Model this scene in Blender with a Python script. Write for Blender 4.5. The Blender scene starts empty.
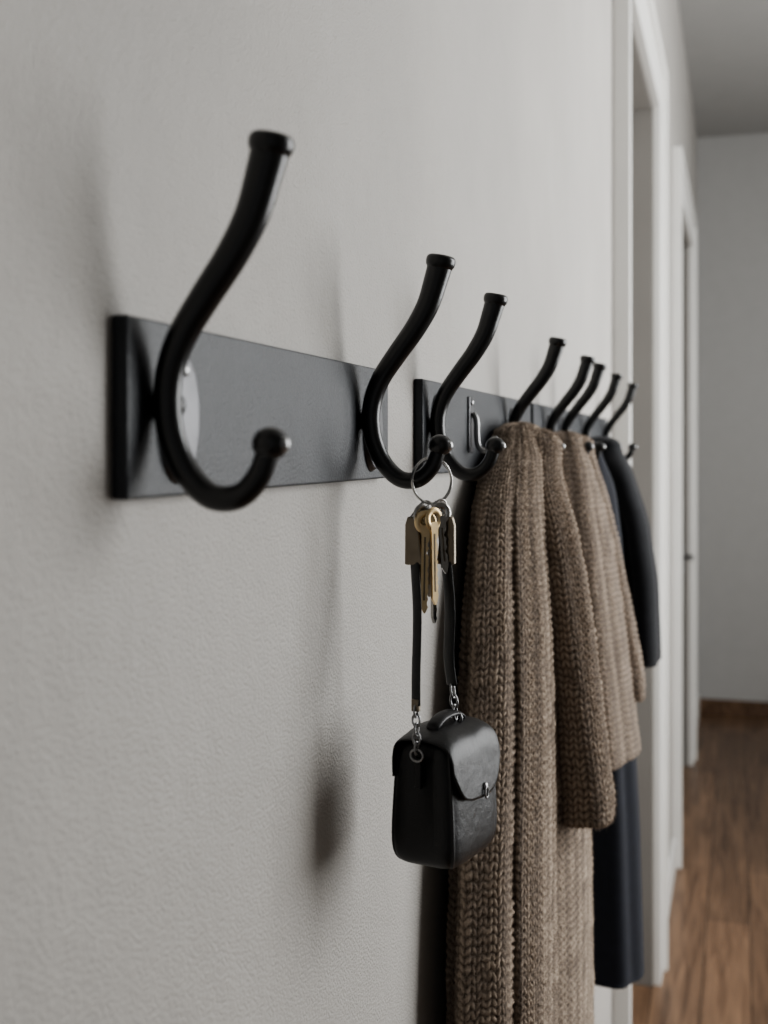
import bpy, bmesh, math
import numpy as np
from mathutils import Vector, Matrix

H = 1.48          # camera / reference height
# ------------------------------------------------------------------ materials
def new_mat(name):
    m = bpy.data.materials.new(name); m.use_nodes = True
    nt = m.node_tree
    return m, nt, nt.nodes['Principled BSDF']

def simple_mat(name, col, rough=0.5, metal=0.0, bump=0.0, scale=200.0, detail=3, var=0.0, coat=0.0, sheen=0.0, dist=0.001, spec=0.5):
    m, nt, b = new_mat(name)
    b.inputs['Base Color'].default_value = (*col, 1)
    b.inputs['Roughness'].default_value = rough
    b.inputs['Metallic'].default_value = metal
    b.inputs['Coat Weight'].default_value = coat
    b.inputs['Sheen Weight'].default_value = sheen
    b.inputs['Specular IOR Level'].default_value = spec
    tc = nt.nodes.new('ShaderNodeTexCoord')
    n = nt.nodes.new('ShaderNodeTexNoise'); n.inputs['Scale'].default_value = scale; n.inputs['Detail'].default_value = detail
    nt.links.new(tc.outputs['Object'], n.inputs['Vector'])
    if var > 0:
        n2 = nt.nodes.new('ShaderNodeTexNoise'); n2.inputs['Scale'].default_value = scale*0.1; n2.inputs['Detail'].default_value = 4
        nt.links.new(tc.outputs['Object'], n2.inputs['Vector'])
        r = nt.nodes.new('ShaderNodeValToRGB')
        r.color_ramp.elements[0].position = 0.3; r.color_ramp.elements[1].position = 0.7
        r.color_ramp.elements[0].color = (*[c*(1-var) for c in col], 1)
        r.color_ramp.elements[1].color = (*[min(1, c*(1+var)) for c in col], 1)
        nt.links.new(n2.outputs['Fac'], r.inputs['Fac'])
        nt.links.new(r.outputs['Color'], b.inputs['Base Color'])
    if bump > 0:
        bp = nt.nodes.new('ShaderNodeBump'); bp.inputs['Strength'].default_value = bump; bp.inputs['Distance'].default_value = dist
        nt.links.new(n.outputs['Fac'], bp.inputs['Height'])
        nt.links.new(bp.outputs['Normal'], b.inputs['Normal'])
    return m

def plaster():
    m, nt, b = new_mat('plaster_wall')
    b.inputs['Roughness'].default_value = 0.62
    tc = nt.nodes.new('ShaderNodeTexCoord')
    def noise(sc, det, ro=.5):
        n = nt.nodes.new('ShaderNodeTexNoise'); n.inputs['Scale'].default_value = sc; n.inputs['Detail'].default_value = det
        n.inputs['Roughness'].default_value = ro
        nt.links.new(tc.outputs['Object'], n.inputs['Vector']); return n
    n1 = noise(520, 2, .5); n2 = noise(50, 3); n3 = noise(3.5, 5, .6)
    r = nt.nodes.new('ShaderNodeValToRGB')
    r.color_ramp.elements[0].position = 0.3; r.color_ramp.elements[1].position = 0.7
    c = (0.47, 0.449, 0.420)
    r.color_ramp.elements[0].color = (*[q*.91 for q in c], 1); r.color_ramp.elements[1].color = (*[q*1.06 for q in c], 1)
    nt.links.new(n3.outputs['Fac'], r.inputs['Fac']); nt.links.new(r.outputs['Color'], b.inputs['Base Color'])
    bp = nt.nodes.new('ShaderNodeBump'); bp.inputs['Strength'].default_value = 0.62; bp.inputs['Distance'].default_value = 0.0022
    nt.links.new(n1.outputs['Fac'], bp.inputs['Height'])
    bp2 = nt.nodes.new('ShaderNodeBump'); bp2.inputs['Strength'].default_value = 0.35; bp2.inputs['Distance'].default_value = 0.003
    nt.links.new(n2.outputs['Fac'], bp2.inputs['Height']); nt.links.new(bp.outputs['Normal'], bp2.inputs['Normal'])
    nt.links.new(bp2.outputs['Normal'], b.inputs['Normal'])
    return m
M_wall   = plaster()
M_wall2  = simple_mat('painted_wall', (0.46, 0.457, 0.447), 0.8, bump=0.1, scale=120, var=0.02)
M_wall3  = simple_mat('painted_wall_grey', (0.36, 0.355, 0.345), 0.8, bump=0.1, scale=120, var=0.02)  # for the unseen right wall, colour darkened to cut bounced fill light
M_ceil   = simple_mat('ceiling_paint', (0.40, 0.396, 0.385), 0.9, bump=0.05, scale=90, var=0.02)
M_trim   = simple_mat('trim_paint', (0.76, 0.75, 0.72), 0.45, bump=0.03, scale=60, var=0.02)
M_door   = simple_mat('door_paint', (0.25, 0.237, 0.22), 0.55, bump=0.05, scale=60, var=0.03)
M_rail   = simple_mat('rail_black_paint', (0.020, 0.023, 0.028), 0.44, bump=0.6, scale=560, detail=3, var=0.15, dist=0.0008, spec=0.5)
M_hook   = simple_mat('hook_black_iron', (0.010, 0.010, 0.0105), 0.28, metal=0.0, bump=0.15, scale=500, var=0.2, dist=0.0004, spec=0.65)
M_plate  = simple_mat('plate_steel', (0.13, 0.13, 0.135), 0.34, metal=1.0, bump=0.2, scale=300, var=0.2, dist=0.0003)
M_steel  = simple_mat('burnished_steel', (0.34, 0.34, 0.34), 0.36, metal=1.0, bump=0.1, scale=300, var=0.15, dist=0.0003)
M_chrome = simple_mat('nickel', (0.55, 0.54, 0.52), 0.25, metal=1.0, bump=0.02, scale=300, var=0.05)
M_brass  = simple_mat('brass', (0.78, 0.61, 0.37), 0.34, metal=1.0, bump=0.05, scale=400, var=0.12)
M_abrass = simple_mat('antique_brass', (0.21, 0.18, 0.14), 0.38, metal=1.0, bump=0.08, scale=400, var=0.2)
M_coat   = simple_mat('charcoal_wool', (0.012, 0.013, 0.016), 0.95, bump=0.5, scale=900, detail=5, var=0.2, sheen=0.08)
M_navy   = simple_mat('navy_cloth', (0.008, 0.010, 0.018), 0.9, bump=0.4, scale=900, detail=5, var=0.2, sheen=0.05)

def leather():
    m, nt, b = new_mat('black_leather')
    b.inputs['Base Color'].default_value = (0.011, 0.011, 0.0115, 1)
    b.inputs['Roughness'].default_value = 0.43
    b.inputs['Specular IOR Level'].default_value = 0.5
    tc = nt.nodes.new('ShaderNodeTexCoord')
    v = nt.nodes.new('ShaderNodeTexVoronoi'); v.feature = 'DISTANCE_TO_EDGE'; v.inputs['Scale'].default_value = 900
    n = nt.nodes.new('ShaderNodeTexNoise'); n.inputs['Scale'].default_value = 60; n.inputs['Detail'].default_value = 4
    nt.links.new(tc.outputs['Object'], v.inputs['Vector']); nt.links.new(tc.outputs['Object'], n.inputs['Vector'])
    bp = nt.nodes.new('ShaderNodeBump'); bp.inputs['Strength'].default_value = 0.35; bp.inputs['Distance'].default_value = 0.0004
    nt.links.new(v.outputs['Distance'], bp.inputs['Height'])
    bp2 = nt.nodes.new('ShaderNodeBump'); bp2.inputs['Strength'].default_value = 0.5; bp2.inputs['Distance'].default_value = 0.002
    nt.links.new(n.outputs['Fac'], bp2.inputs['Height']); nt.links.new(bp.outputs['Normal'], bp2.inputs['Normal'])
    nt.links.new(bp2.outputs['Normal'], b.inputs['Normal'])
    return m
M_leather = leather()

def knit_mat(name, c_lo, c_hi):
    m, nt, b = new_mat(name)
    b.inputs['Roughness'].default_value = 0.95
    b.inputs['Sheen Weight'].default_value = 0.2
    b.inputs['Sheen Roughness'].default_value = 0.5
    b.inputs['Sheen Tint'].default_value = (*c_hi, 1)
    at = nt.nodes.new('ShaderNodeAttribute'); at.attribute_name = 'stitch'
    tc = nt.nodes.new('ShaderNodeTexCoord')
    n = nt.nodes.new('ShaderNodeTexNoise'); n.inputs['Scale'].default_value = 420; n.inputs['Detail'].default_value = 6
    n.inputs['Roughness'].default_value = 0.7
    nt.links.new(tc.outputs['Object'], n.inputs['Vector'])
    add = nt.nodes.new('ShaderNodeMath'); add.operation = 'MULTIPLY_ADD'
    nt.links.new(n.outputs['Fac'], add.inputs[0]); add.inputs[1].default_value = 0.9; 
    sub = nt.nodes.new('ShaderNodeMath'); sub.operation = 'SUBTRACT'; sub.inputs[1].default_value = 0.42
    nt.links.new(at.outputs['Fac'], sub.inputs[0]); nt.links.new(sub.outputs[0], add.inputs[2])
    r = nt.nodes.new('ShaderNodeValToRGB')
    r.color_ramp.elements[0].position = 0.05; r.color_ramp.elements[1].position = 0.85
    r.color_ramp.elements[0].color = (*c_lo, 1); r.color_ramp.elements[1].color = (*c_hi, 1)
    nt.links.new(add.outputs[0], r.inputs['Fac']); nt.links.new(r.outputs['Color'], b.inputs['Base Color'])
    bp = nt.nodes.new('ShaderNodeBump'); bp.inputs['Strength'].default_value = 0.8; bp.inputs['Distance'].default_value = 0.0015
    nt.links.new(n.outputs['Fac'], bp.inputs['Height']); nt.links.new(bp.outputs['Normal'], b.inputs['Normal'])
    return m
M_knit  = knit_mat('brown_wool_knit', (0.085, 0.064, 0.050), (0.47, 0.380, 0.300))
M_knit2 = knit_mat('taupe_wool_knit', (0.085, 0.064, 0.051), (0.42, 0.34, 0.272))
M_fuzz  = simple_mat('wool_fibre', (0.38, 0.305, 0.242), 0.9, sheen=0.2)

def wood_mat(name, base, planks=True):
    m, nt, b = new_mat(name)
    b.inputs['Roughness'].default_value = 0.36
    tc = nt.nodes.new('ShaderNodeTexCoord')
    mp = nt.nodes.new('ShaderNodeMapping'); mp.inputs['Rotation'].default_value = (0, 0, math.radians(90))
    nt.links.new(tc.outputs['Object'], mp.inputs['Vector'])
    br = nt.nodes.new('ShaderNodeTexBrick'); br.offset = 0.37
    br.inputs['Scale'].default_value = 1.0; br.inputs['Brick Width'].default_value = 1.3; br.inputs['Row Height'].default_value = 0.13
    br.inputs['Mortar Size'].default_value = 0.002
    br.inputs['Color1'].default_value = (*[c*0.75 for c in base], 1); br.inputs['Color2'].default_value = (*[c*1.2 for c in base], 1)
    br.inputs['Mortar'].default_value = (*[c*0.25 for c in base], 1)
    nt.links.new(mp.outputs['Vector'], br.inputs['Vector'])
    mp2 = nt.nodes.new('ShaderNodeMapping'); mp2.inputs['Scale'].default_value = (28, 1.6, 10)
    nt.links.new(tc.outputs['Object'], mp2.inputs['Vector'])
    n = nt.nodes.new('ShaderNodeTexNoise'); n.inputs['Scale'].default_value = 1.5; n.inputs['Detail'].default_value = 8; n.inputs['Distortion'].default_value = 1.2
    nt.links.new(mp2.outputs['Vector'], n.inputs['Vector'])
    r = nt.nodes.new('ShaderNodeValToRGB')
    r.color_ramp.elements[0].position = 0.32; r.color_ramp.elements[1].position = 0.7
    r.color_ramp.elements[0].color = (0.45, 0.40, 0.36, 1); r.color_ramp.elements[1].color = (1.2, 1.17, 1.12, 1)
    nt.links.new(n.outputs['Fac'], r.inputs['Fac'])
    mx = nt.nodes.new('ShaderNodeMix'); mx.data_type = 'RGBA'; mx.blend_type = 'MULTIPLY'; mx.inputs['Factor'].default_value = 1
    nt.links.new(br.outputs['Color'], mx.inputs['A']); nt.links.new(r.outputs['Color'], mx.inputs['B'])
    nt.links.new(mx.outputs['Result'], b.inputs['Base Color'])
    bp = nt.nodes.new('ShaderNodeBump'); bp.inputs['Strength'].default_value = 0.15; bp.inputs['Distance'].default_value = 0.002
    nt.links.new(n.outputs['Fac'], bp.inputs['Height']); nt.links.new(bp.outputs['Normal'], b.inputs['Normal'])
    return m
M_floor = wood_mat('oak_floor', (0.225, 0.142, 0.090))
M_bbwood = wood_mat('oak_baseboard', (0.20, 0.125, 0.079))

# ------------------------------------------------------------------ helpers
def link(ob, parent=None):
    bpy.context.scene.collection.objects.link(ob)
    if parent: ob.parent = parent
    return ob

def empty(name, loc=(0, 0, 0)):
    e = bpy.data.objects.new(name, None); e.empty_display_size = 0.02
    e.location = loc
    return link(e)

def mesh_obj(name, verts, faces, mat, parent=None, smooth=True):
    me = bpy.data.meshes.new(name)
    me.from_pydata([tuple(v) for v in verts], [], faces); me.update()
    if smooth:
        me.polygons.foreach_set('use_smooth', [True]*len(me.polygons))
    ob = bpy.data.objects.new(name, me)
    me.materials.append(mat)
    return link(ob, parent)

def boxes(name, lst, mat, bevel=0.0, parent=None, seg=2):
    bm = bmesh.new()
    for (x0, x1, y0, y1, z0, z1) in lst:
        r = bmesh.ops.create_cube(bm, size=1.0)
        for v in r['verts']:
            v.co = Vector(((x0+x1)/2 + v.co.x*(x1-x0), (y0+y1)/2 + v.co.y*(y1-y0), (z0+z1)/2 + v.co.z*(z1-z0)))
    me = bpy.data.meshes.new(name); bm.to_mesh(me); bm.free()
    me.materials.append(mat)
    ob = link(bpy.data.objects.new(name, me), parent)
    if bevel > 0:
        md = ob.modifiers.new('bev', 'BEVEL'); md.width = bevel; md.segments = seg; md.limit_method = 'ANGLE'
    return ob

def catmull(P, n=8):
    P = np.array(P, float); out = []
    Q = np.vstack([2*P[0]-P[1], P, 2*P[-1]-P[-2]])
    for i in range(1, len(Q)-2):
        for k in range(n):
            t = k/n
            out.append(0.5*((2*Q[i]) + (-Q[i-1]+Q[i+1])*t + (2*Q[i-1]-5*Q[i]+4*Q[i+1]-Q[i+2])*t*t + (-Q[i-1]+3*Q[i]-3*Q[i+1]+Q[i+2])*t**3))
    out.append(P[-1])
    return np.array(out)

def sweep(name, path, radii, mat, parent=None, nseg=20, closed=False, ref=(0, 1, 0), flat=None, caps=True):
    path = np.array(path, float); N = len(path)
    radii = np.broadcast_to(np.array(radii, float), (N,))
    if closed:
        T = np.roll(path, -1, 0)-np.roll(path, 1, 0)
    else:
        T = np.gradient(path, axis=0)
    T /= np.linalg.norm(T, axis=1)[:, None]+1e-12
    verts = []; ref = np.array(ref, float)
    a, b = flat if flat else (1, 1)
    nprev = None
    for i in range(N):
        base = ref if nprev is None or closed else nprev
        n = base - np.dot(base, T[i])*T[i]
        n /= np.linalg.norm(n)+1e-12
        nprev = n
        bn = np.cross(T[i], n)
        for k in range(nseg):
            an = 2*math.pi*k/nseg
            verts.append(path[i] + radii[i]*(a*math.cos(an)*n + b*math.sin(an)*bn))
    faces = []
    R = N if closed else N-1
    for i in range(R):
        j = (i+1) % N
        for k in range(nseg):
            l = (k+1) % nseg
            faces.append((i*nseg+k, j*nseg+k, j*nseg+l, i*nseg+l))
    if not closed and caps:
        faces.append(tuple(range(nseg))[::1]); faces.append(tuple((N-1)*nseg+k for k in reversed(range(nseg))))
    ob = mesh_obj(name, verts, faces, mat, parent)
    bm = bmesh.new(); bm.from_mesh(ob.data); bmesh.ops.recalc_face_normals(bm, faces=bm.faces); bm.to_mesh(ob.data); bm.free()
    if not closed and caps:
        for p in ob.data.polygons:
            if len(p.vertices) > 4: p.use_smooth = False
    return ob

def ring(name, c, u, v, ru, rv, r, mat, parent=None, n=40):
    u = np.array(u, float); u /= np.linalg.norm(u); v = np.array(v, float); v /= np.linalg.norm(v)
    c = np.array(c, float)
    path = [c + ru*math.cos(2*math.pi*i/n)*u + rv*math.sin(2*math.pi*i/n)*v for i in range(n)]
    return sweep(name, path, r, mat, parent, nseg=10, closed=True, ref=np.cross(u, v))

def ball(name, c, r, mat, parent=None, scale=(1, 1, 1)):
    bm = bmesh.new(); bmesh.ops.create_uvsphere(bm, u_segments=28, v_segments=18, radius=r)
    for v in bm.verts: v.co = Vector((v.co.x*scale[0]+c[0], v.co.y*scale[1]+c[1], v.co.z*scale[2]+c[2]))
    me = bpy.data.meshes.new(name); bm.to_mesh(me); bm.free()
    me.polygons.foreach_set('use_smooth', [True]*len(me.polygons)); me.materials.append(mat)
    return link(bpy.data.objects.new(name, me), parent)

# ------------------------------------------------------------------ room shell
CE = 3.21; FARY = 6.92; RX = 1.9; D1 = (2.40, 3.38); D2 = (4.46, 5.76); DH = 2.42
Y0 = -1.6
boxes('wall_left', [(-0.14, 0, Y0, D1[0], 0, CE), (-0.14, 0, D1[0], D1[1], DH, CE), (-0.14, 0, D1[1], D2[0], 0, CE),
                    (-0.14, 0, D2[0], D2[1], DH, CE), (-0.14, 0, D2[1], FARY, 0, CE)], M_wall)
boxes('wall_far', [(-0.14, RX+0.14, FARY, FARY+0.14, 0, CE)], M_wall2)
W = [(1.30, 3.80), (4.6, 5.9)]; WZ = (0.85, 2.95)  # second opening is added to let light onto the far end
boxes('wall_right', [(RX, RX+0.14, Y0, W[0][0], 0, CE), (RX, RX+0.14, W[0][1], W[1][0], 0, CE), (RX, RX+0.14, W[1][1], FARY, 0, CE),
                     (RX, RX+0.14, W[0][0], W[0][1], 0, WZ[0]), (RX, RX+0.14, W[0][0], W[0][1], WZ[1], CE),
                     (RX, RX+0.14, W[1][0], W[1][1], 0, WZ[0]), (RX, RX+0.14, W[1][0], W[1][1], WZ[1], CE)], M_wall3)
boxes('ceiling', [(-0.14, RX+0.14, Y0, FARY+0.14, CE, CE+0.1)], M_ceil)
boxes('floor', [(-0.14, RX+0.14, Y0, FARY+0.14, -0.1, 0)], M_floor)
for i, w in enumerate(W):  # the second frame only dresses the added far-end opening
    a, b = w
    boxes('window_%d' % (i+1), [(RX+0.04, RX+0.10, a, a+0.05, *WZ), (RX+0.04, RX+0.10, b-0.05, b, *WZ),
        (RX+0.04, RX+0.10, a, b, WZ[0], WZ[0]+0.05), (RX+0.04, RX+0.10, a, b, WZ[1]-0.05, WZ[1]),
        (RX+0.05, RX+0.09, (a+b)/2-0.02, (a+b)/2+0.02, *WZ), (RX-0.03, RX+0.04, a-0.04, b+0.04, WZ[0]-0.03, WZ[0])], M_trim, 0.004)
def casing(name, d):
    w = 0.11; t = 0.022
    boxes(name, [(0, t, d[0]-w, d[0]+0.004, 0, DH+w), (0, t, d[1]-0.004, d[1]+w, 0, DH+w), (0, t, d[0]+0.004, d[1]-0.004, DH-0.004, DH+w),
                 (0, t+0.012, d[0]-w-0.012, d[0]-w+0.012, 0, DH+w+0.012), (0, t+0.012, d[1]+w-0.012, d[1]+w+0.012, 0, DH+w+0.012),
                 (0, t+0.012, d[0]-w+.012, d[1]+w-.012, DH+w-0.012, DH+w+0.012)], M_trim, 0.003)
casing('trim_1', D1); casing('trim_2', D2)
def door(name, d, xb):
    e = empty(name, (0, 0, 0))
    cx = [(xb, xb+0.035, d[0]+0.012, d[1]-0.012, 0.005, DH-0.012)]
    t = xb+0.035
    fr = []
    for (z0, z1) in ((0.0, 0.2), (1.0, 1.14), (DH-0.16, DH-.013)):
        fr.append((t, t+0.01, d[0]+0.12, d[1]-0.12, z0+.005, z1))
    fr += [(t, t+0.01, d[0]+.012, d[0]+0.12, 0.005, DH-.013), (t, t+0.01, d[1]-0.12, d[1]-.012, 0.005, DH-.013)]
    boxes('leaf', cx+fr, M_door, 0.003, e)
    boxes('jamb', [(-.138, -.001, d[0], d[0]+.010, 0, DH), (-.138, -.001, d[1]-.010, d[1], 0, DH), (-.138, -.001, d[0]+.01, d[1]-.01, DH-.010, DH),
                   (t+.012, t+.03, d[1]-.022, d[1]-.010, 0, DH-.01)], M_door, 0.001, e)
    hy = d[1]-0.07; hz = 0.98
    sweep('handle', [(t+0.01, hy, hz), (t+0.05, hy, hz), (t+0.055, hy-0.02, hz), (t+0.055, hy-0.12, hz)], 0.009, M_steel, e)
    boxes('rose', [(t+0.008, t+0.016, hy-0.022, hy+0.022, hz-0.08, hz+0.05)], M_steel, 0.003, e)
door('door_1', D1, -0.135); door('door_2', D2, -0.07)
t = 0.014
boxes('baseboard_left', [(0, t, Y0, D1[0]-0.125, 0, 0.11), (0, t, D1[1]+0.125, D2[0]-0.125, 0, 0.11), (0, t, D2[1]+0.125, FARY-0.016, 0, 0.11)], M_trim, 0.003)
boxes('baseboard_far', [(0, RX, FARY-0.016, FARY, 0, 0.085)], M_bbwood, 0.003)
boxes('baseboard_right', [(RX-t, RX, Y0, FARY-0.016, 0, 0.11)], M_trim, 0.003)

# ------------------------------------------------------------------ rails
RZ = (H-0.0198, H+0.0509)
def rail(y0, y1):
    return boxes('wall_hook_rail', [(0, 0.007, y0, y1, *RZ)], M_rail, 0.0012, seg=3)
rail(0.409, 0.762); rail(0.852, 1.325); rail(1.345, 2.125)

# ------------------------------------------------------------------ hooks
PROF = [(.0579, .1185), (.0570, .114), (.0545, .105), (.0496, .0898), (.0413, .0748), (.0305, .0597), (.0203, .0444), (.0150, .0307),
        (.0137, .017), (.0160, .00315), (.0225, -.0100), (.0325, -.0188), (.0438, -.0188), (.0521, -.0112), (.0568, .0005)]
RADS = [.0078, .0076, .0073, .0069, .0065, .0062, .0059, .0057, .0055, .0054, .0053, .0052, .0050, .0048, .0046]
def hook(y, sz=1.0, lean=0.0):
    e = empty('coat_hook', (0, y, H))
    s = sz
    P = [(p, lean*(z), (z*s if z > .03 else z)) for p, z in PROF]
    path = catmull(P, 7)
    rr = np.interp(np.linspace(0, 1, len(path)), np.linspace(0, 1, len(RADS)), RADS)
    sweep('arm', path, rr, M_hook, e, nseg=24)
    top = path[0]; d = path[0]-path[4]; d /= np.linalg.norm(d)
    cp = [top - d*0.0060, top-d*0.0050, top - d*0.0042, top-d*0.0020, top-d*0.0002, top+d*0.0010, top+d*0.0018]
    sweep('collar', cp, [.0076, .0080, .0086, .0090, .0089, .0083, .0070], M_hook, e, nseg=28)
    ball('tip', (path[-1][0]+.0004, path[-1][1], path[-1][2]+.0012), .0068, M_hook, e, (1.08, 1, .95))
    ball('tip_cap', (path[-1][0]+.0050, path[-1][1]-.0006, path[-1][2]+.0010), .0036, M_steel, e)
    bm = bmesh.new()
    r = bmesh.ops.create_cone(bm, cap_ends=True, segments=40, radius1=1, radius2=0.90, depth=1)
    for v in bm.verts:
        x, yy, z = v.co
        v.co = Vector((0.0088+z*0.0036, yy*0.0165+0.0215, x*0.0285+0.013))
    me = bpy.data.meshes.new('plate'); bm.to_mesh(me); bm.free(); me.materials.append(M_plate)
    ob = link(bpy.data.objects.new('plate', me), e); md = ob.modifiers.new('b', 'BEVEL'); md.width = .0009; md.segments = 3
    sweep('boss', [(.008, .012, .017), (.011, .008, .017), (.0135, .002, .017)], [.007, .0062, .005], M_hook, e)
    for zz in (.032, -.006):
        ball('screw', (.0108, .0225, zz), .0026, M_steel, e, (0.5, 1, 1))
    return e
HY = [.429, .701, .870, 1.1836, 1.427, 1.554, 1.776, 2.049]
HS = [1.0, .96, .94, .90, .90, .90, .90, .90]
for y, s in zip(HY, HS): hook(y, s)

e = empty('small_steel_hook', (0, 1.010, H))
boxes('plate', [(.007, .009, -.008, .008, -.004, .044)], M_plate, .0008, e)
sweep('wire', catmull([(.010, 0, .030), (.013, 0, .024), (.0135, 0, .010), (.015, 0, .001), (.021, 0, -.003), (.027, 0, .001), (.029, 0, .010)], 8), .0026, M_steel, e)
ball('screw', (.0095, 0, .039), .0026, M_steel, e, (.5, 1, 1))

# ------------------------------------------------------------------ keys
K = empty('bunch_of_keys', (0, 0, 0))
kx, ky, kz = .0520, .701, H-.0196
def hd(b): b = math.radians(b); return (math.sin(b), math.cos(b), 0)
ring('split_ring', (kx, ky, kz), hd(62), (0, 0, 1), .0122, .0138, .0008, M_chrome, K)
ring('split_ring_b', (kx+.0006, ky-.0012, kz-.0004), hd(66), (0, 0, 1), .0119, .0136, .0007, M_chrome, K)
ring('small_ring', (kx-.003, ky-.002, kz-.0175), hd(100), (0, .25, 1), .0046, .0052, .0007, M_chrome, K)
ring('small_ring_b', (kx+.005, ky, kz-.0165), hd(40), (0.2, 0, 1), .0046, .0052, .0007, M_chrome, K)

def key(c, yaw, tilt, L, mat, bow=.0055, seed=0, hw=.0026):
    rng = np.random.RandomState(seed)
    e = bpy.data.objects.new('key_%d' % seed, None); link(e, K)
    e.location = c; e.rotation_euler = (0, math.radians(tilt), math.radians(yaw))
    n = 36
    path = [(bow*math.cos(2*math.pi*i/n), 0, -bow*0.75+bow*1.05*math.sin(2*math.pi*i/n)) for i in range(n)]
    sweep('bow', path, .0021, mat, e, nseg=12, closed=True, ref=(0, 1, 0), flat=(.45, 1))
    z0 = -bow*1.75; w = hw; pts = [(-w, z0+.003), (w, z0+.003), (w, z0-.003)]
    z = z0-.006; zend = -L
    pts.append((w*.9, z))
    while z > zend+.006:
        d = rng.uniform(.0003, .0018)
        pts += [(w*.9-d, z-.0020), (w*.9-d, z-.0030), (w*.85, z-.0048)]
        z -= .005
    pts += [(.0010, zend+.001), (0, zend), (-w*.9, zend+.004), (-w*.9, z0-.003), (-w, z0-.003)]
    bm = bmesh.new()
    vs = [bm.verts.new((x, -.0009, zz)) for x, zz in pts]
    f = bm.faces.new(vs); r = bmesh.ops.extrude_face_region(bm, geom=[f])
    for v in r['geom']:
        if isinstance(v, bmesh.types.BMVert): v.co.y += .0018
    bmesh.ops.recalc_face_normals(bm, faces=bm.faces)
    me = bpy.data.meshes.new('blade'); bm.to_mesh(me); bm.free(); me.materials.append(mat)
    link(bpy.data.objects.new('blade', me), e)
    boxes('groove', [(-.0008, .0002, -.0011, .0011, zend+.008, z0-.004)], M_abrass, 0, e)
key((kx-.0015, ky-.009, kz-.021), 28, 1, .058, M_brass, .0048, seed=1)
key((kx+.0030, ky-.007, kz-.019), 55, -1, .055, M_brass, .0048, seed=2)
key((kx-.0040, ky-.006, kz-.017), 50, 4, .046, M_chrome, .0046, seed=3)
key((kx+.001, ky-.0005, kz-.020), 75, -1, .066, M_chrome, .0042, seed=4)
key((kx+.000, ky+.004, kz-.021), 10, 3, .050, M_steel, .0050, seed=5)
key((kx+.006, ky-.003, kz-.016), 35, -5, .040, M_chrome, .0046, seed=6)

# ------------------------------------------------------------------ handbag
BA = math.radians(13)
BH = .076; BL = .0335; BW = .0225
B = empty('handbag', (.0600, .703, H-.2450)); B.rotation_euler = (0, 0, -BA)
def w2b(p):
    x, y, z = p[0]-B.location.x, p[1]-B.location.y, p[2]-B.location.z
    c, s = math.cos(BA), math.sin(BA)
    return (x*c-y*s, x*s+y*c, z)
def bw(h): return BW*(1.0-.20*max(h, 0)**1.6)
def bl(h): return BL*(1.0-.05*h)
rows = 70; seg = 144; vs = []; fs = []; NE = 2/6.0
for i in range(rows):
    q = i/(rows-1)
    ang = -math.pi/2 + math.pi*q
    sn = math.sin(ang); cs = max(0.0, math.cos(ang))
    zz = BH/2 + (BH/2)*math.copysign(abs(sn)**0.42, sn) if abs(sn) > 1e-6 else BH/2
    sc = cs**0.28 if cs > 1e-6 else 0.0
    h = zz/BH
    w = bw(h)*sc; l = bl(h)*sc
    for k in range(seg):
        a = 2*math.pi*k/seg; c, s = math.cos(a), math.sin(a)
        x = w*math.copysign(abs(c)**NE, c); y = l*math.copysign(abs(s)**NE, s)
        g = math.exp(-(x/.005)**2)*(0.1+max(h, 0))*.0036*max(0, (abs(y)/(BL*.9))-.75)/.25
        y -= math.copysign(g*sc, y)
        cor = math.exp(-((abs(c)-abs(s))/.10)**2)*.0008
        x += math.copysign(cor*sc, x); y += math.copysign(cor*sc, y)
        vs.append((x, y, zz))
for i in range(rows-1):
    for k in range(seg):
        l = (k+1) % seg
        fs.append((i*seg+k, i*seg+l, (i+1)*seg+l, (i+1)*seg+k))
mesh_obj('body', vs, fs, M_leather, B)
nu, nv = 48, 44; vs = []; fs = []
prof = catmull([(-.0190, .056), (-.0188, .0690), (-.0158, .0772), (-.006, .0800), (.007, .0796), (.0168, .0758), (.0208, .0685), (.0224, .058), (.0238, .046), (.0246, .038)], 10)
for lay in (0, 1):
    for i in range(nu):
        yy = -1+2*i/(nu-1)
        lim = 0.74+0.26*(1-abs(yy)**2.6)
        for j in range(nv):
            q = j/(nv-1)*lim*(len(prof)-1)
            i0 = int(min(q, len(prof)-2)); f = q-i0
            p = prof[i0]*(1-f)+prof[i0+1]*f
            cx, cz = 0.0, .045
            off = 0.0 if lay == 0 else -.0018
            d = np.array([p[0]-cx, (p[1]-cz)*1.2]); d /= np.linalg.norm(d)
            edge = max(0, abs(yy)-.86)/.14
            off -= .0006*edge**2*(1 if lay == 0 else -1)
            vs.append((p[0]+d[0]*off, yy*.0325, p[1]+d[1]*off-.0034*abs(yy)**2.5+.0006*math.sin(yy*5+q*.1)))
def idx(l, i, j): return l*nu*nv+i*nv+j
for i in range(nu-1):
    for j in range(nv-1):
        fs.append((idx(0, i, j), idx(0, i+1, j), idx(0, i+1, j+1), idx(0, i, j+1)))
        fs.append((idx(1, i, j), idx(1, i, j+1), idx(1, i+1, j+1), idx(1, i+1, j)))
for i in range(nu-1):
    fs.append((idx(0, i, nv-1), idx(0, i+1, nv-1), idx(1, i+1, nv-1), idx(1, i, nv-1)))
    fs.append((idx(0, i, 0), idx(1, i, 0), idx(1, i+1, 0), idx(0, i+1, 0)))
for j in range(nv-1):
    fs.append((idx(0, 0, j), idx(0, 0, j+1), idx(1, 0, j+1), idx(1, 0, j)))
    fs.append((idx(0, nu-1, j), idx(1, nu-1, j), idx(1, nu-1, j+1), idx(0, nu-1, j+1)))
fl = mesh_obj('flap', vs, fs, M_leather, B)
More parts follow.
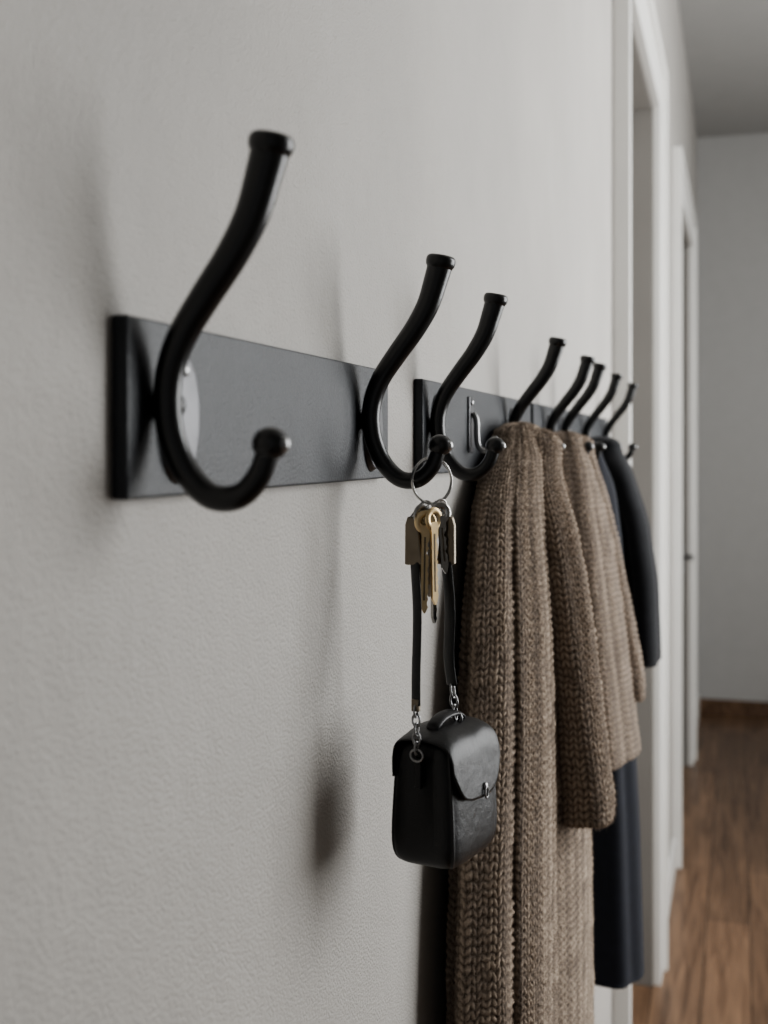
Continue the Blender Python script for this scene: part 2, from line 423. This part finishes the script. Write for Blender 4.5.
bm = bmesh.new(); bm.from_mesh(fl.data); bmesh.ops.recalc_face_normals(bm, faces=bm.faces); bm.to_mesh(fl.data); bm.free()
ball('stud', (.0246, .004, .044), .0022, M_steel, B, (.6, 1, 1))
ring('stud_ring', (.0254, .004, .0405), (0, 1, 0), (0, 0, 1), .0020, .0032, .0006, M_steel, B)
sweep('top_handle', catmull([(0, -.018, .079), (.001, -.0165, .082), (.001, -.007, .0848), (.001, .007, .0848), (.001, .0165, .082), (0, .018, .079)], 8), .0022, M_leather, B, ref=(1, 0, 0), flat=(1.9, .7))
def links(name, p0, p1, n, par, mat=M_steel, R=.0026, r=.0007):
    p0 = np.array(p0); p1 = np.array(p1); d = p1-p0; L = np.linalg.norm(d); d = d/L
    u = np.cross(d, (0, 1, 0)); u /= np.linalg.norm(u); v = np.cross(d, u)
    for i in range(n):
        c = p0+d*L*(i+.5)/n
        ring(name, c, d, u if i % 2 else v, L/n*.68, R, r, mat, par, n=24)
clipL = w2b((.0435, .693, H-.068)); clipR = w2b((.0605, .703, H-.068))
yn = -(BL+.0004)
boxes('gusset_tab', [(-.0030, .0014, yn-.0008, yn+.0035, .048, .066)], M_leather, .0008, B)
ring('d_ring', (-.001, yn-.001, .0675), (1, 0, 0), (0, 0, 1), .0040, .0034, .0008, M_steel, B)
pe = (-.0015, yn-.001, .096)
links('chain_link', (-.001, yn-.001, .069), pe, 5, B, R=.0023)
sweep('strap_near', catmull([pe, (-.0035, -.031, .114), (-.0075, -.022, .148), clipL], 10), .0038, M_leather, B, ref=(1, -.4, 0), flat=(1.0, .28))
boxes('strap_end', [(-.0040, .0010, yn-.0025, yn+.0005, .093, .100)], M_abrass, .0006, B)
farTab = (.002, .010, .081)
ring('d_ring_b', farTab, (1, 0, 0), (0, 0, 1), .0040, .0034, .0008, M_steel, B)
pf = (.0005, .008, .101)
links('chain_link', farTab, pf, 3, B, R=.0023)
sweep('strap_far', catmull([pf, (-.001, .0065, .118), (0.001, .004, .148), clipR], 10), .0046, M_leather, B, ref=(1, -.4, 0), flat=(1.0, .28))
for c, nm, tl in ((clipL, 'clip_a', .06), (clipR, 'clip_b', -.06)):
    vs = []
    for zz, w in ((0, .0060), (.024, .0044), (.029, .0025)):
        for sx, sy in ((-1, -1), (1, -1), (1, 1), (-1, 1)):
            vs.append((c[0]+sx*w+tl*zz*-1, c[1]+sy*.0018, c[2]-.002+zz))
    fs = [(0, 3, 2, 1), (8, 9, 10, 11)]
    for i in range(2):
        for k in range(4):
            l = (k+1) % 4; fs.append((i*4+k, i*4+l, i*4+4+l, i*4+4+k))
    ob = mesh_obj(nm, vs, fs, M_abrass, B, smooth=False); md = ob.modifiers.new('b', 'BEVEL'); md.width = .0009; md.segments = 2
    tp = np.array((c[0]-tl*.03, c[1], c[2]+.027)); kk = np.array(w2b((kx+(.003 if nm == 'clip_b' else -.003), ky, kz-.0135)))
    links(nm+'_link', tp, kk, 2, B, r=.0006, R=.0022)

# ------------------------------------------------------------------ garments
def garment(name, levels, mat, folds, NT=400, dv=.0014, expo=2.6, knit=None, seed=1, parent=None, hem=.006, xmin=.004, cleft=(), fuzz=0, fl=.0035):
    L = np.array(levels, float)
    z_top, z_bot = L[0, 0], L[-1, 0]
    n = int((z_top-z_bot)/dv)
    zs = np.linspace(z_top, z_bot, n)
    cols = []
    for c in range(1, 6):
        y = np.interp(-zs, -L[:, 0], L[:, c])
        k = max(3, int(.03/dv)) | 1
        yp = np.pad(y, k//2, mode='edge'); y = np.convolve(yp, np.ones(k)/k, 'valid')
        cols.append(y)
    x0, x1, yc, b, sk = cols
    zz = zs.copy()
    top = 14; bot = 26
    th = np.linspace(0, math.pi/2, top, endpoint=False)
    topS = np.sin(th)+.001; topZ = z_top + .012*np.cos(th)
    tb = np.linspace(0, math.pi, 12)
    botOff = np.concatenate([-(hem/2)*(1-np.cos(tb)), np.full(bot-12, -hem)])
    botZ = np.concatenate([z_bot-(hem/2)*np.sin(tb), z_bot + np.linspace(0.003, .05, bot-12)])
    S = np.concatenate([topS, np.ones(n), np.ones(bot)])
    OFF = np.concatenate([np.zeros(top), np.zeros(n), botOff])
    Z = np.concatenate([topZ, zz, botZ])
    ext = lambda a: np.concatenate([np.full(top, a[0]), a, np.full(bot, a[-1])])
    x0, x1, yc, b, sk = map(ext, (x0, x1, yc, b, sk))
    t = np.linspace(0, 1, NT, endpoint=False); TH = 2*math.pi*t
    c, s = np.cos(TH), np.sin(TH); e = 2/expo
    ce = np.sign(c)*np.abs(c)**e; se = np.sign(s)*np.abs(s)**e
    xc = (x0+x1)/2; a = (x1-x0)/2
    depth = np.clip((z_top-Z)/.12, 0.15, 1)
    F = np.zeros((len(Z), NT))
    for (k, amp, ph, drift) in folds:
        F += amp*np.sin(k*TH[None, :]+ph+drift*(z_top-Z)[:, None])*depth[:, None]
    for (t0, wd, amp, drift) in cleft:
        d = (t[None, :]-(t0+drift*(z_top-Z)[:, None])+.5) % 1-.5
        F -= amp*np.exp(-(d/wd)**2)*depth[:, None]
    rad = np.sqrt((a[:, None]*ce[None])**2+(b[:, None]*se[None])**2)+1e-6
    sc = S[:, None]*(1+(F+OFF[:, None])/np.maximum(rad, .01))
    X = xc[:, None] + a[:, None]*ce[None]*sc
    Y = yc[:, None] + b[:, None]*se[None]*sc + sk[:, None]*(X-xc[:, None])
    ZZ = np.repeat(Z[:, None], NT, 1) + 0*X
    X = np.where(X < xmin+.006, xmin+.006*np.exp((X-xmin-.006)/.006), X)
    P = np.stack([X, Y, ZZ+H], -1)
    d = np.linalg.norm(np.roll(P, -1, 1)-P, axis=2)
    stitch = np.zeros((len(Z), NT))
    gu = np.roll(P, -1, 1)-np.roll(P, 1, 1); gv = np.gradient(P, axis=0)
    Nn = np.cross(gu, gv); Nn /= np.linalg.norm(Nn, axis=2)[..., None]+1e-12
    cen = np.stack([xc, yc, Z+H], -1)[:, None, :]
    m = top+n//2
    if np.sum(Nn[m]*(P[m]-cen[m])) < 0: Nn = -Nn
    rng = np.random.RandomState(seed)
    if knit:
        cw, hs, A = knit
        ref = d[top+n//2]; arc = np.concatenate([[0], np.cumsum(ref)[:-1]]); circ = ref.sum()
        N = max(4, int(round(circ/cw))); u = arc/circ*N
        dz = np.linalg.norm(np.diff(P[:, NT//4*3, :], axis=0), axis=1); vv = np.concatenate([[0], np.cumsum(dz)])/hs
        g = rng.normal(0, 1, (len(Z)//10+2, NT//10+2))
        from numpy import interp
        gi = np.array([interp(np.linspace(0, g.shape[1]-1, NT), np.arange(g.shape[1]), r_) for r_ in g])
        gj = np.array([interp(np.linspace(0, g.shape[0]-1, len(Z)), np.arange(g.shape[0]), c_) for c_ in gi.T]).T
        U = u[None]+.10*gj; xx = np.abs((U % 1.0)-.5)*2
        ph = vv[:, None]+xx*.55+.18*np.roll(gj, 7, 1)
        row = np.abs(np.sin(math.pi*ph))**.9
        col = np.abs(np.sin(math.pi*(0.04+0.92*xx)))**.6
        stitch = (0.12+.88*row)*col
        rib = 0.5+0.5*np.cos(2*math.pi*u/3)
        stitch = np.clip(stitch*(.55+.45*rib[None])*(1+.22*gj), 0, 1.3)
        P = P + Nn*(A*stitch)[..., None] + rng.normal(0, A*.09, P.shape)
    P[..., 0] = np.maximum(P[..., 0], .0015)
    R = len(Z)
    me = bpy.data.meshes.new(name)
    V = P.reshape(-1, 3)
    ii = np.arange(R-1)[:, None]*NT; k = np.arange(NT)[None]; l = (k+1) % NT
    Q = np.stack([ii+k, ii+l, ii+NT+l, ii+NT+k], -1).reshape(-1, 4)[:, ::-1]
    me.vertices.add(len(V)); me.vertices.foreach_set('co', V.astype(np.float32).ravel())
    me.loops.add(Q.size); me.loops.foreach_set('vertex_index', Q.astype(np.int32).ravel())
    me.polygons.add(len(Q)); me.polygons.foreach_set('loop_start', np.arange(0, Q.size, 4, dtype=np.int32))
    me.update(calc_edges=True); me.validate()
    me.polygons.foreach_set('use_smooth', [True]*len(me.polygons))
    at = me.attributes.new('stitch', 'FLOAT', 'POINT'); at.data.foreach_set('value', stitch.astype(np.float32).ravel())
    me.materials.append(mat)
    ob = link(bpy.data.objects.new(name, me), parent)
    if fuzz:
        ri = rng.randint(2, top+n+8, fuzz); rj = rng.randint(0, NT, fuzz)
        base = P[ri, rj]; nn = Nn[ri, rj]
        keep = base[:, 0] > .012; base = base[keep]; nn = nn[keep]; M = len(base)
        dr = nn*.8+rng.normal(0, .55, (M, 3)); dr /= np.linalg.norm(dr, axis=1)[:, None]
        ln = rng.uniform(.35, 1, M)[:, None]*fl
        sd = np.cross(dr, rng.normal(0, 1, (M, 3))); sd /= np.linalg.norm(sd, axis=1)[:, None]
        bend = rng.normal(0, .35, (M, 3))
        w = .00011
        v0 = base-sd*w; v1 = base+sd*w
        mid = base+dr*ln*.55; v2 = mid+sd*w*.8; v3 = mid-sd*w*.8
        v4 = mid+(dr+bend)*ln*.45
        VV = np.stack([v0, v1, v2, v3, v4], 1).reshape(-1, 3)
        fm = bpy.data.meshes.new('wool_fuzz')
        o = np.arange(M)*5
        li = np.stack([o, o+1, o+2, o+3, o+3, o+2, o+4], 1).ravel()
        fm.vertices.add(len(VV)); fm.vertices.foreach_set('co', VV.astype(np.float32).ravel())
        fm.loops.add(len(li)); fm.loops.foreach_set('vertex_index', li.astype(np.int32))
        ls = np.stack([np.arange(M)*7, np.arange(M)*7+4], 1).ravel()
        fm.polygons.add(2*M); fm.polygons.foreach_set('loop_start', ls.astype(np.int32))
        fm.update(calc_edges=True); fm.validate(); fm.materials.append(M_fuzz)
        link(bpy.data.objects.new('wool_fuzz', fm), parent)
    return ob

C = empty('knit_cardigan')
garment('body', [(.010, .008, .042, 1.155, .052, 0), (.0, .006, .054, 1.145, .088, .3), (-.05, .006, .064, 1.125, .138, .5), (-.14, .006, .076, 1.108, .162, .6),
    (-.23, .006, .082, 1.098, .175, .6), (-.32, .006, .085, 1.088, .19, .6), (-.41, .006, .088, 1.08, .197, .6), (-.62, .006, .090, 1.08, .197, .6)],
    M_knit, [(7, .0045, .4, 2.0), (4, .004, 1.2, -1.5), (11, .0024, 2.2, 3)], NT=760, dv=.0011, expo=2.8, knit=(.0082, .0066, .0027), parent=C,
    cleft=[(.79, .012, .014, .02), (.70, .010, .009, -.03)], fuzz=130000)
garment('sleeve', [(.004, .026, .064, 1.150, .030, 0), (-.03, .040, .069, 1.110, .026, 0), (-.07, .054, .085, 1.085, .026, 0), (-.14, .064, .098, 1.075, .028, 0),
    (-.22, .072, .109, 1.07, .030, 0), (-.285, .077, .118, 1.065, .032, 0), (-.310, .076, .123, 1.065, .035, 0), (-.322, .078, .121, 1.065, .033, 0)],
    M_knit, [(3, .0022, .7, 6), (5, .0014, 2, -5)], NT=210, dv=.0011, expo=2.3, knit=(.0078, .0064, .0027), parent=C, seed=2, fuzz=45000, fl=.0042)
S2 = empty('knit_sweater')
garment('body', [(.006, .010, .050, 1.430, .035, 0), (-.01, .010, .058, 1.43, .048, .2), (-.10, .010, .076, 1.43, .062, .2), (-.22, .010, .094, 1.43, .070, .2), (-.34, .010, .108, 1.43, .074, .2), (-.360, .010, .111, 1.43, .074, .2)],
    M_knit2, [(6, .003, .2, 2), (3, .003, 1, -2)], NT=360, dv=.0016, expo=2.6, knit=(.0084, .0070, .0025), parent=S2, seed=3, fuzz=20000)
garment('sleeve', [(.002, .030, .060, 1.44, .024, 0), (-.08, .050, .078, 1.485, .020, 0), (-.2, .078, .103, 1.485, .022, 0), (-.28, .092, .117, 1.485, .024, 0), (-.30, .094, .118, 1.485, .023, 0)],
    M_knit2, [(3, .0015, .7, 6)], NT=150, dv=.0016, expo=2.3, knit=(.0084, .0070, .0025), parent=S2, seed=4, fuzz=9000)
garment('navy_trousers', [(.000, .012, .055, 1.565, .018, 0), (-.05, .012, .07, 1.60, .03, 0), (-.3, .012, .088, 1.605, .040, 0), (-.5, .012, .100, 1.605, .045, 0), (-.69, .012, .107, 1.605, .045, 0)],
    M_navy, [(5, .003, .2, 2), (3, .003, 1, -2)], NT=160, dv=.005, expo=2.8)
CO = empty('charcoal_coat')
garment('body', [(.006, .012, .054, 1.785, .03, 0), (-.02, .012, .074, 1.78, .05, 0), (-.1, .012, .097, 1.77, .08, 0), (-.2, .012, .112, 1.77, .085, 0), (-.305, .012, .116, 1.77, .09, 0)],
    M_coat, [(5, .003, .2, 2), (3, .003, 1, -2)], NT=160, dv=.005, expo=2.8, parent=CO)
garment('sleeve', [(.002, .036, .066, 1.735, .022, 0), (-.03, .052, .083, 1.70, .022, 0), (-.1, .074, .104, 1.70, .022, 0), (-.18, .086, .116, 1.70, .024, 0), (-.28, .090, .120, 1.70, .026, 0), (-.298, .090, .120, 1.70, .025, 0)],
    M_coat, [(3, .001, .7, 6)], NT=90, dv=.004, expo=2.3, parent=CO)

# ------------------------------------------------------------------ lights
def area(name, loc, rot, sx, sy, e, col=(1, 1, 1)):
    l = bpy.data.lights.new(name, 'AREA'); l.shape = 'RECTANGLE'; l.size = sx; l.size_y = sy; l.energy = e; l.color = col
    o = bpy.data.objects.new(name, l); o.location = loc; o.rotation_euler = rot
    return link(o)
area('window_daylight', (RX+.12, sum(W[0])/2, sum(WZ)/2), (0, math.radians(90), 0), 2.1, 2.5, 112, (.99, 1, 1))
area('window_daylight', (RX+.12, sum(W[1])/2, sum(WZ)/2), (0, math.radians(90), 0), 2.1, 1.3, 20, (.99, 1, 1))  # added lamp behind the second opening, brightens the far wall
w = bpy.data.worlds.new('World'); bpy.context.scene.world = w; w.use_nodes = True
w.node_tree.nodes['Background'].inputs['Color'].default_value = (.97, .98, 1, 1)
w.node_tree.nodes['Background'].inputs['Strength'].default_value = 0.20

# ------------------------------------------------------------------ camera
cd = bpy.data.cameras.new('camera'); cam = link(bpy.data.objects.new('camera', cd))
cam.location = (.23, 0, H); cam.rotation_euler = (math.radians(90), 0, math.atan(356/1200))
cd.sensor_width = 36; cd.lens = 36*1200/1024; cd.shift_y = -64/1024
cd.clip_start = .01
cd.dof.use_dof = True; cd.dof.focus_distance = .78; cd.dof.aperture_fstop = 8.0
bpy.context.scene.camera = cam
bpy.context.scene.view_settings.view_transform = 'AgX'
bpy.context.scene.view_settings.look = 'AgX - Medium High Contrast'
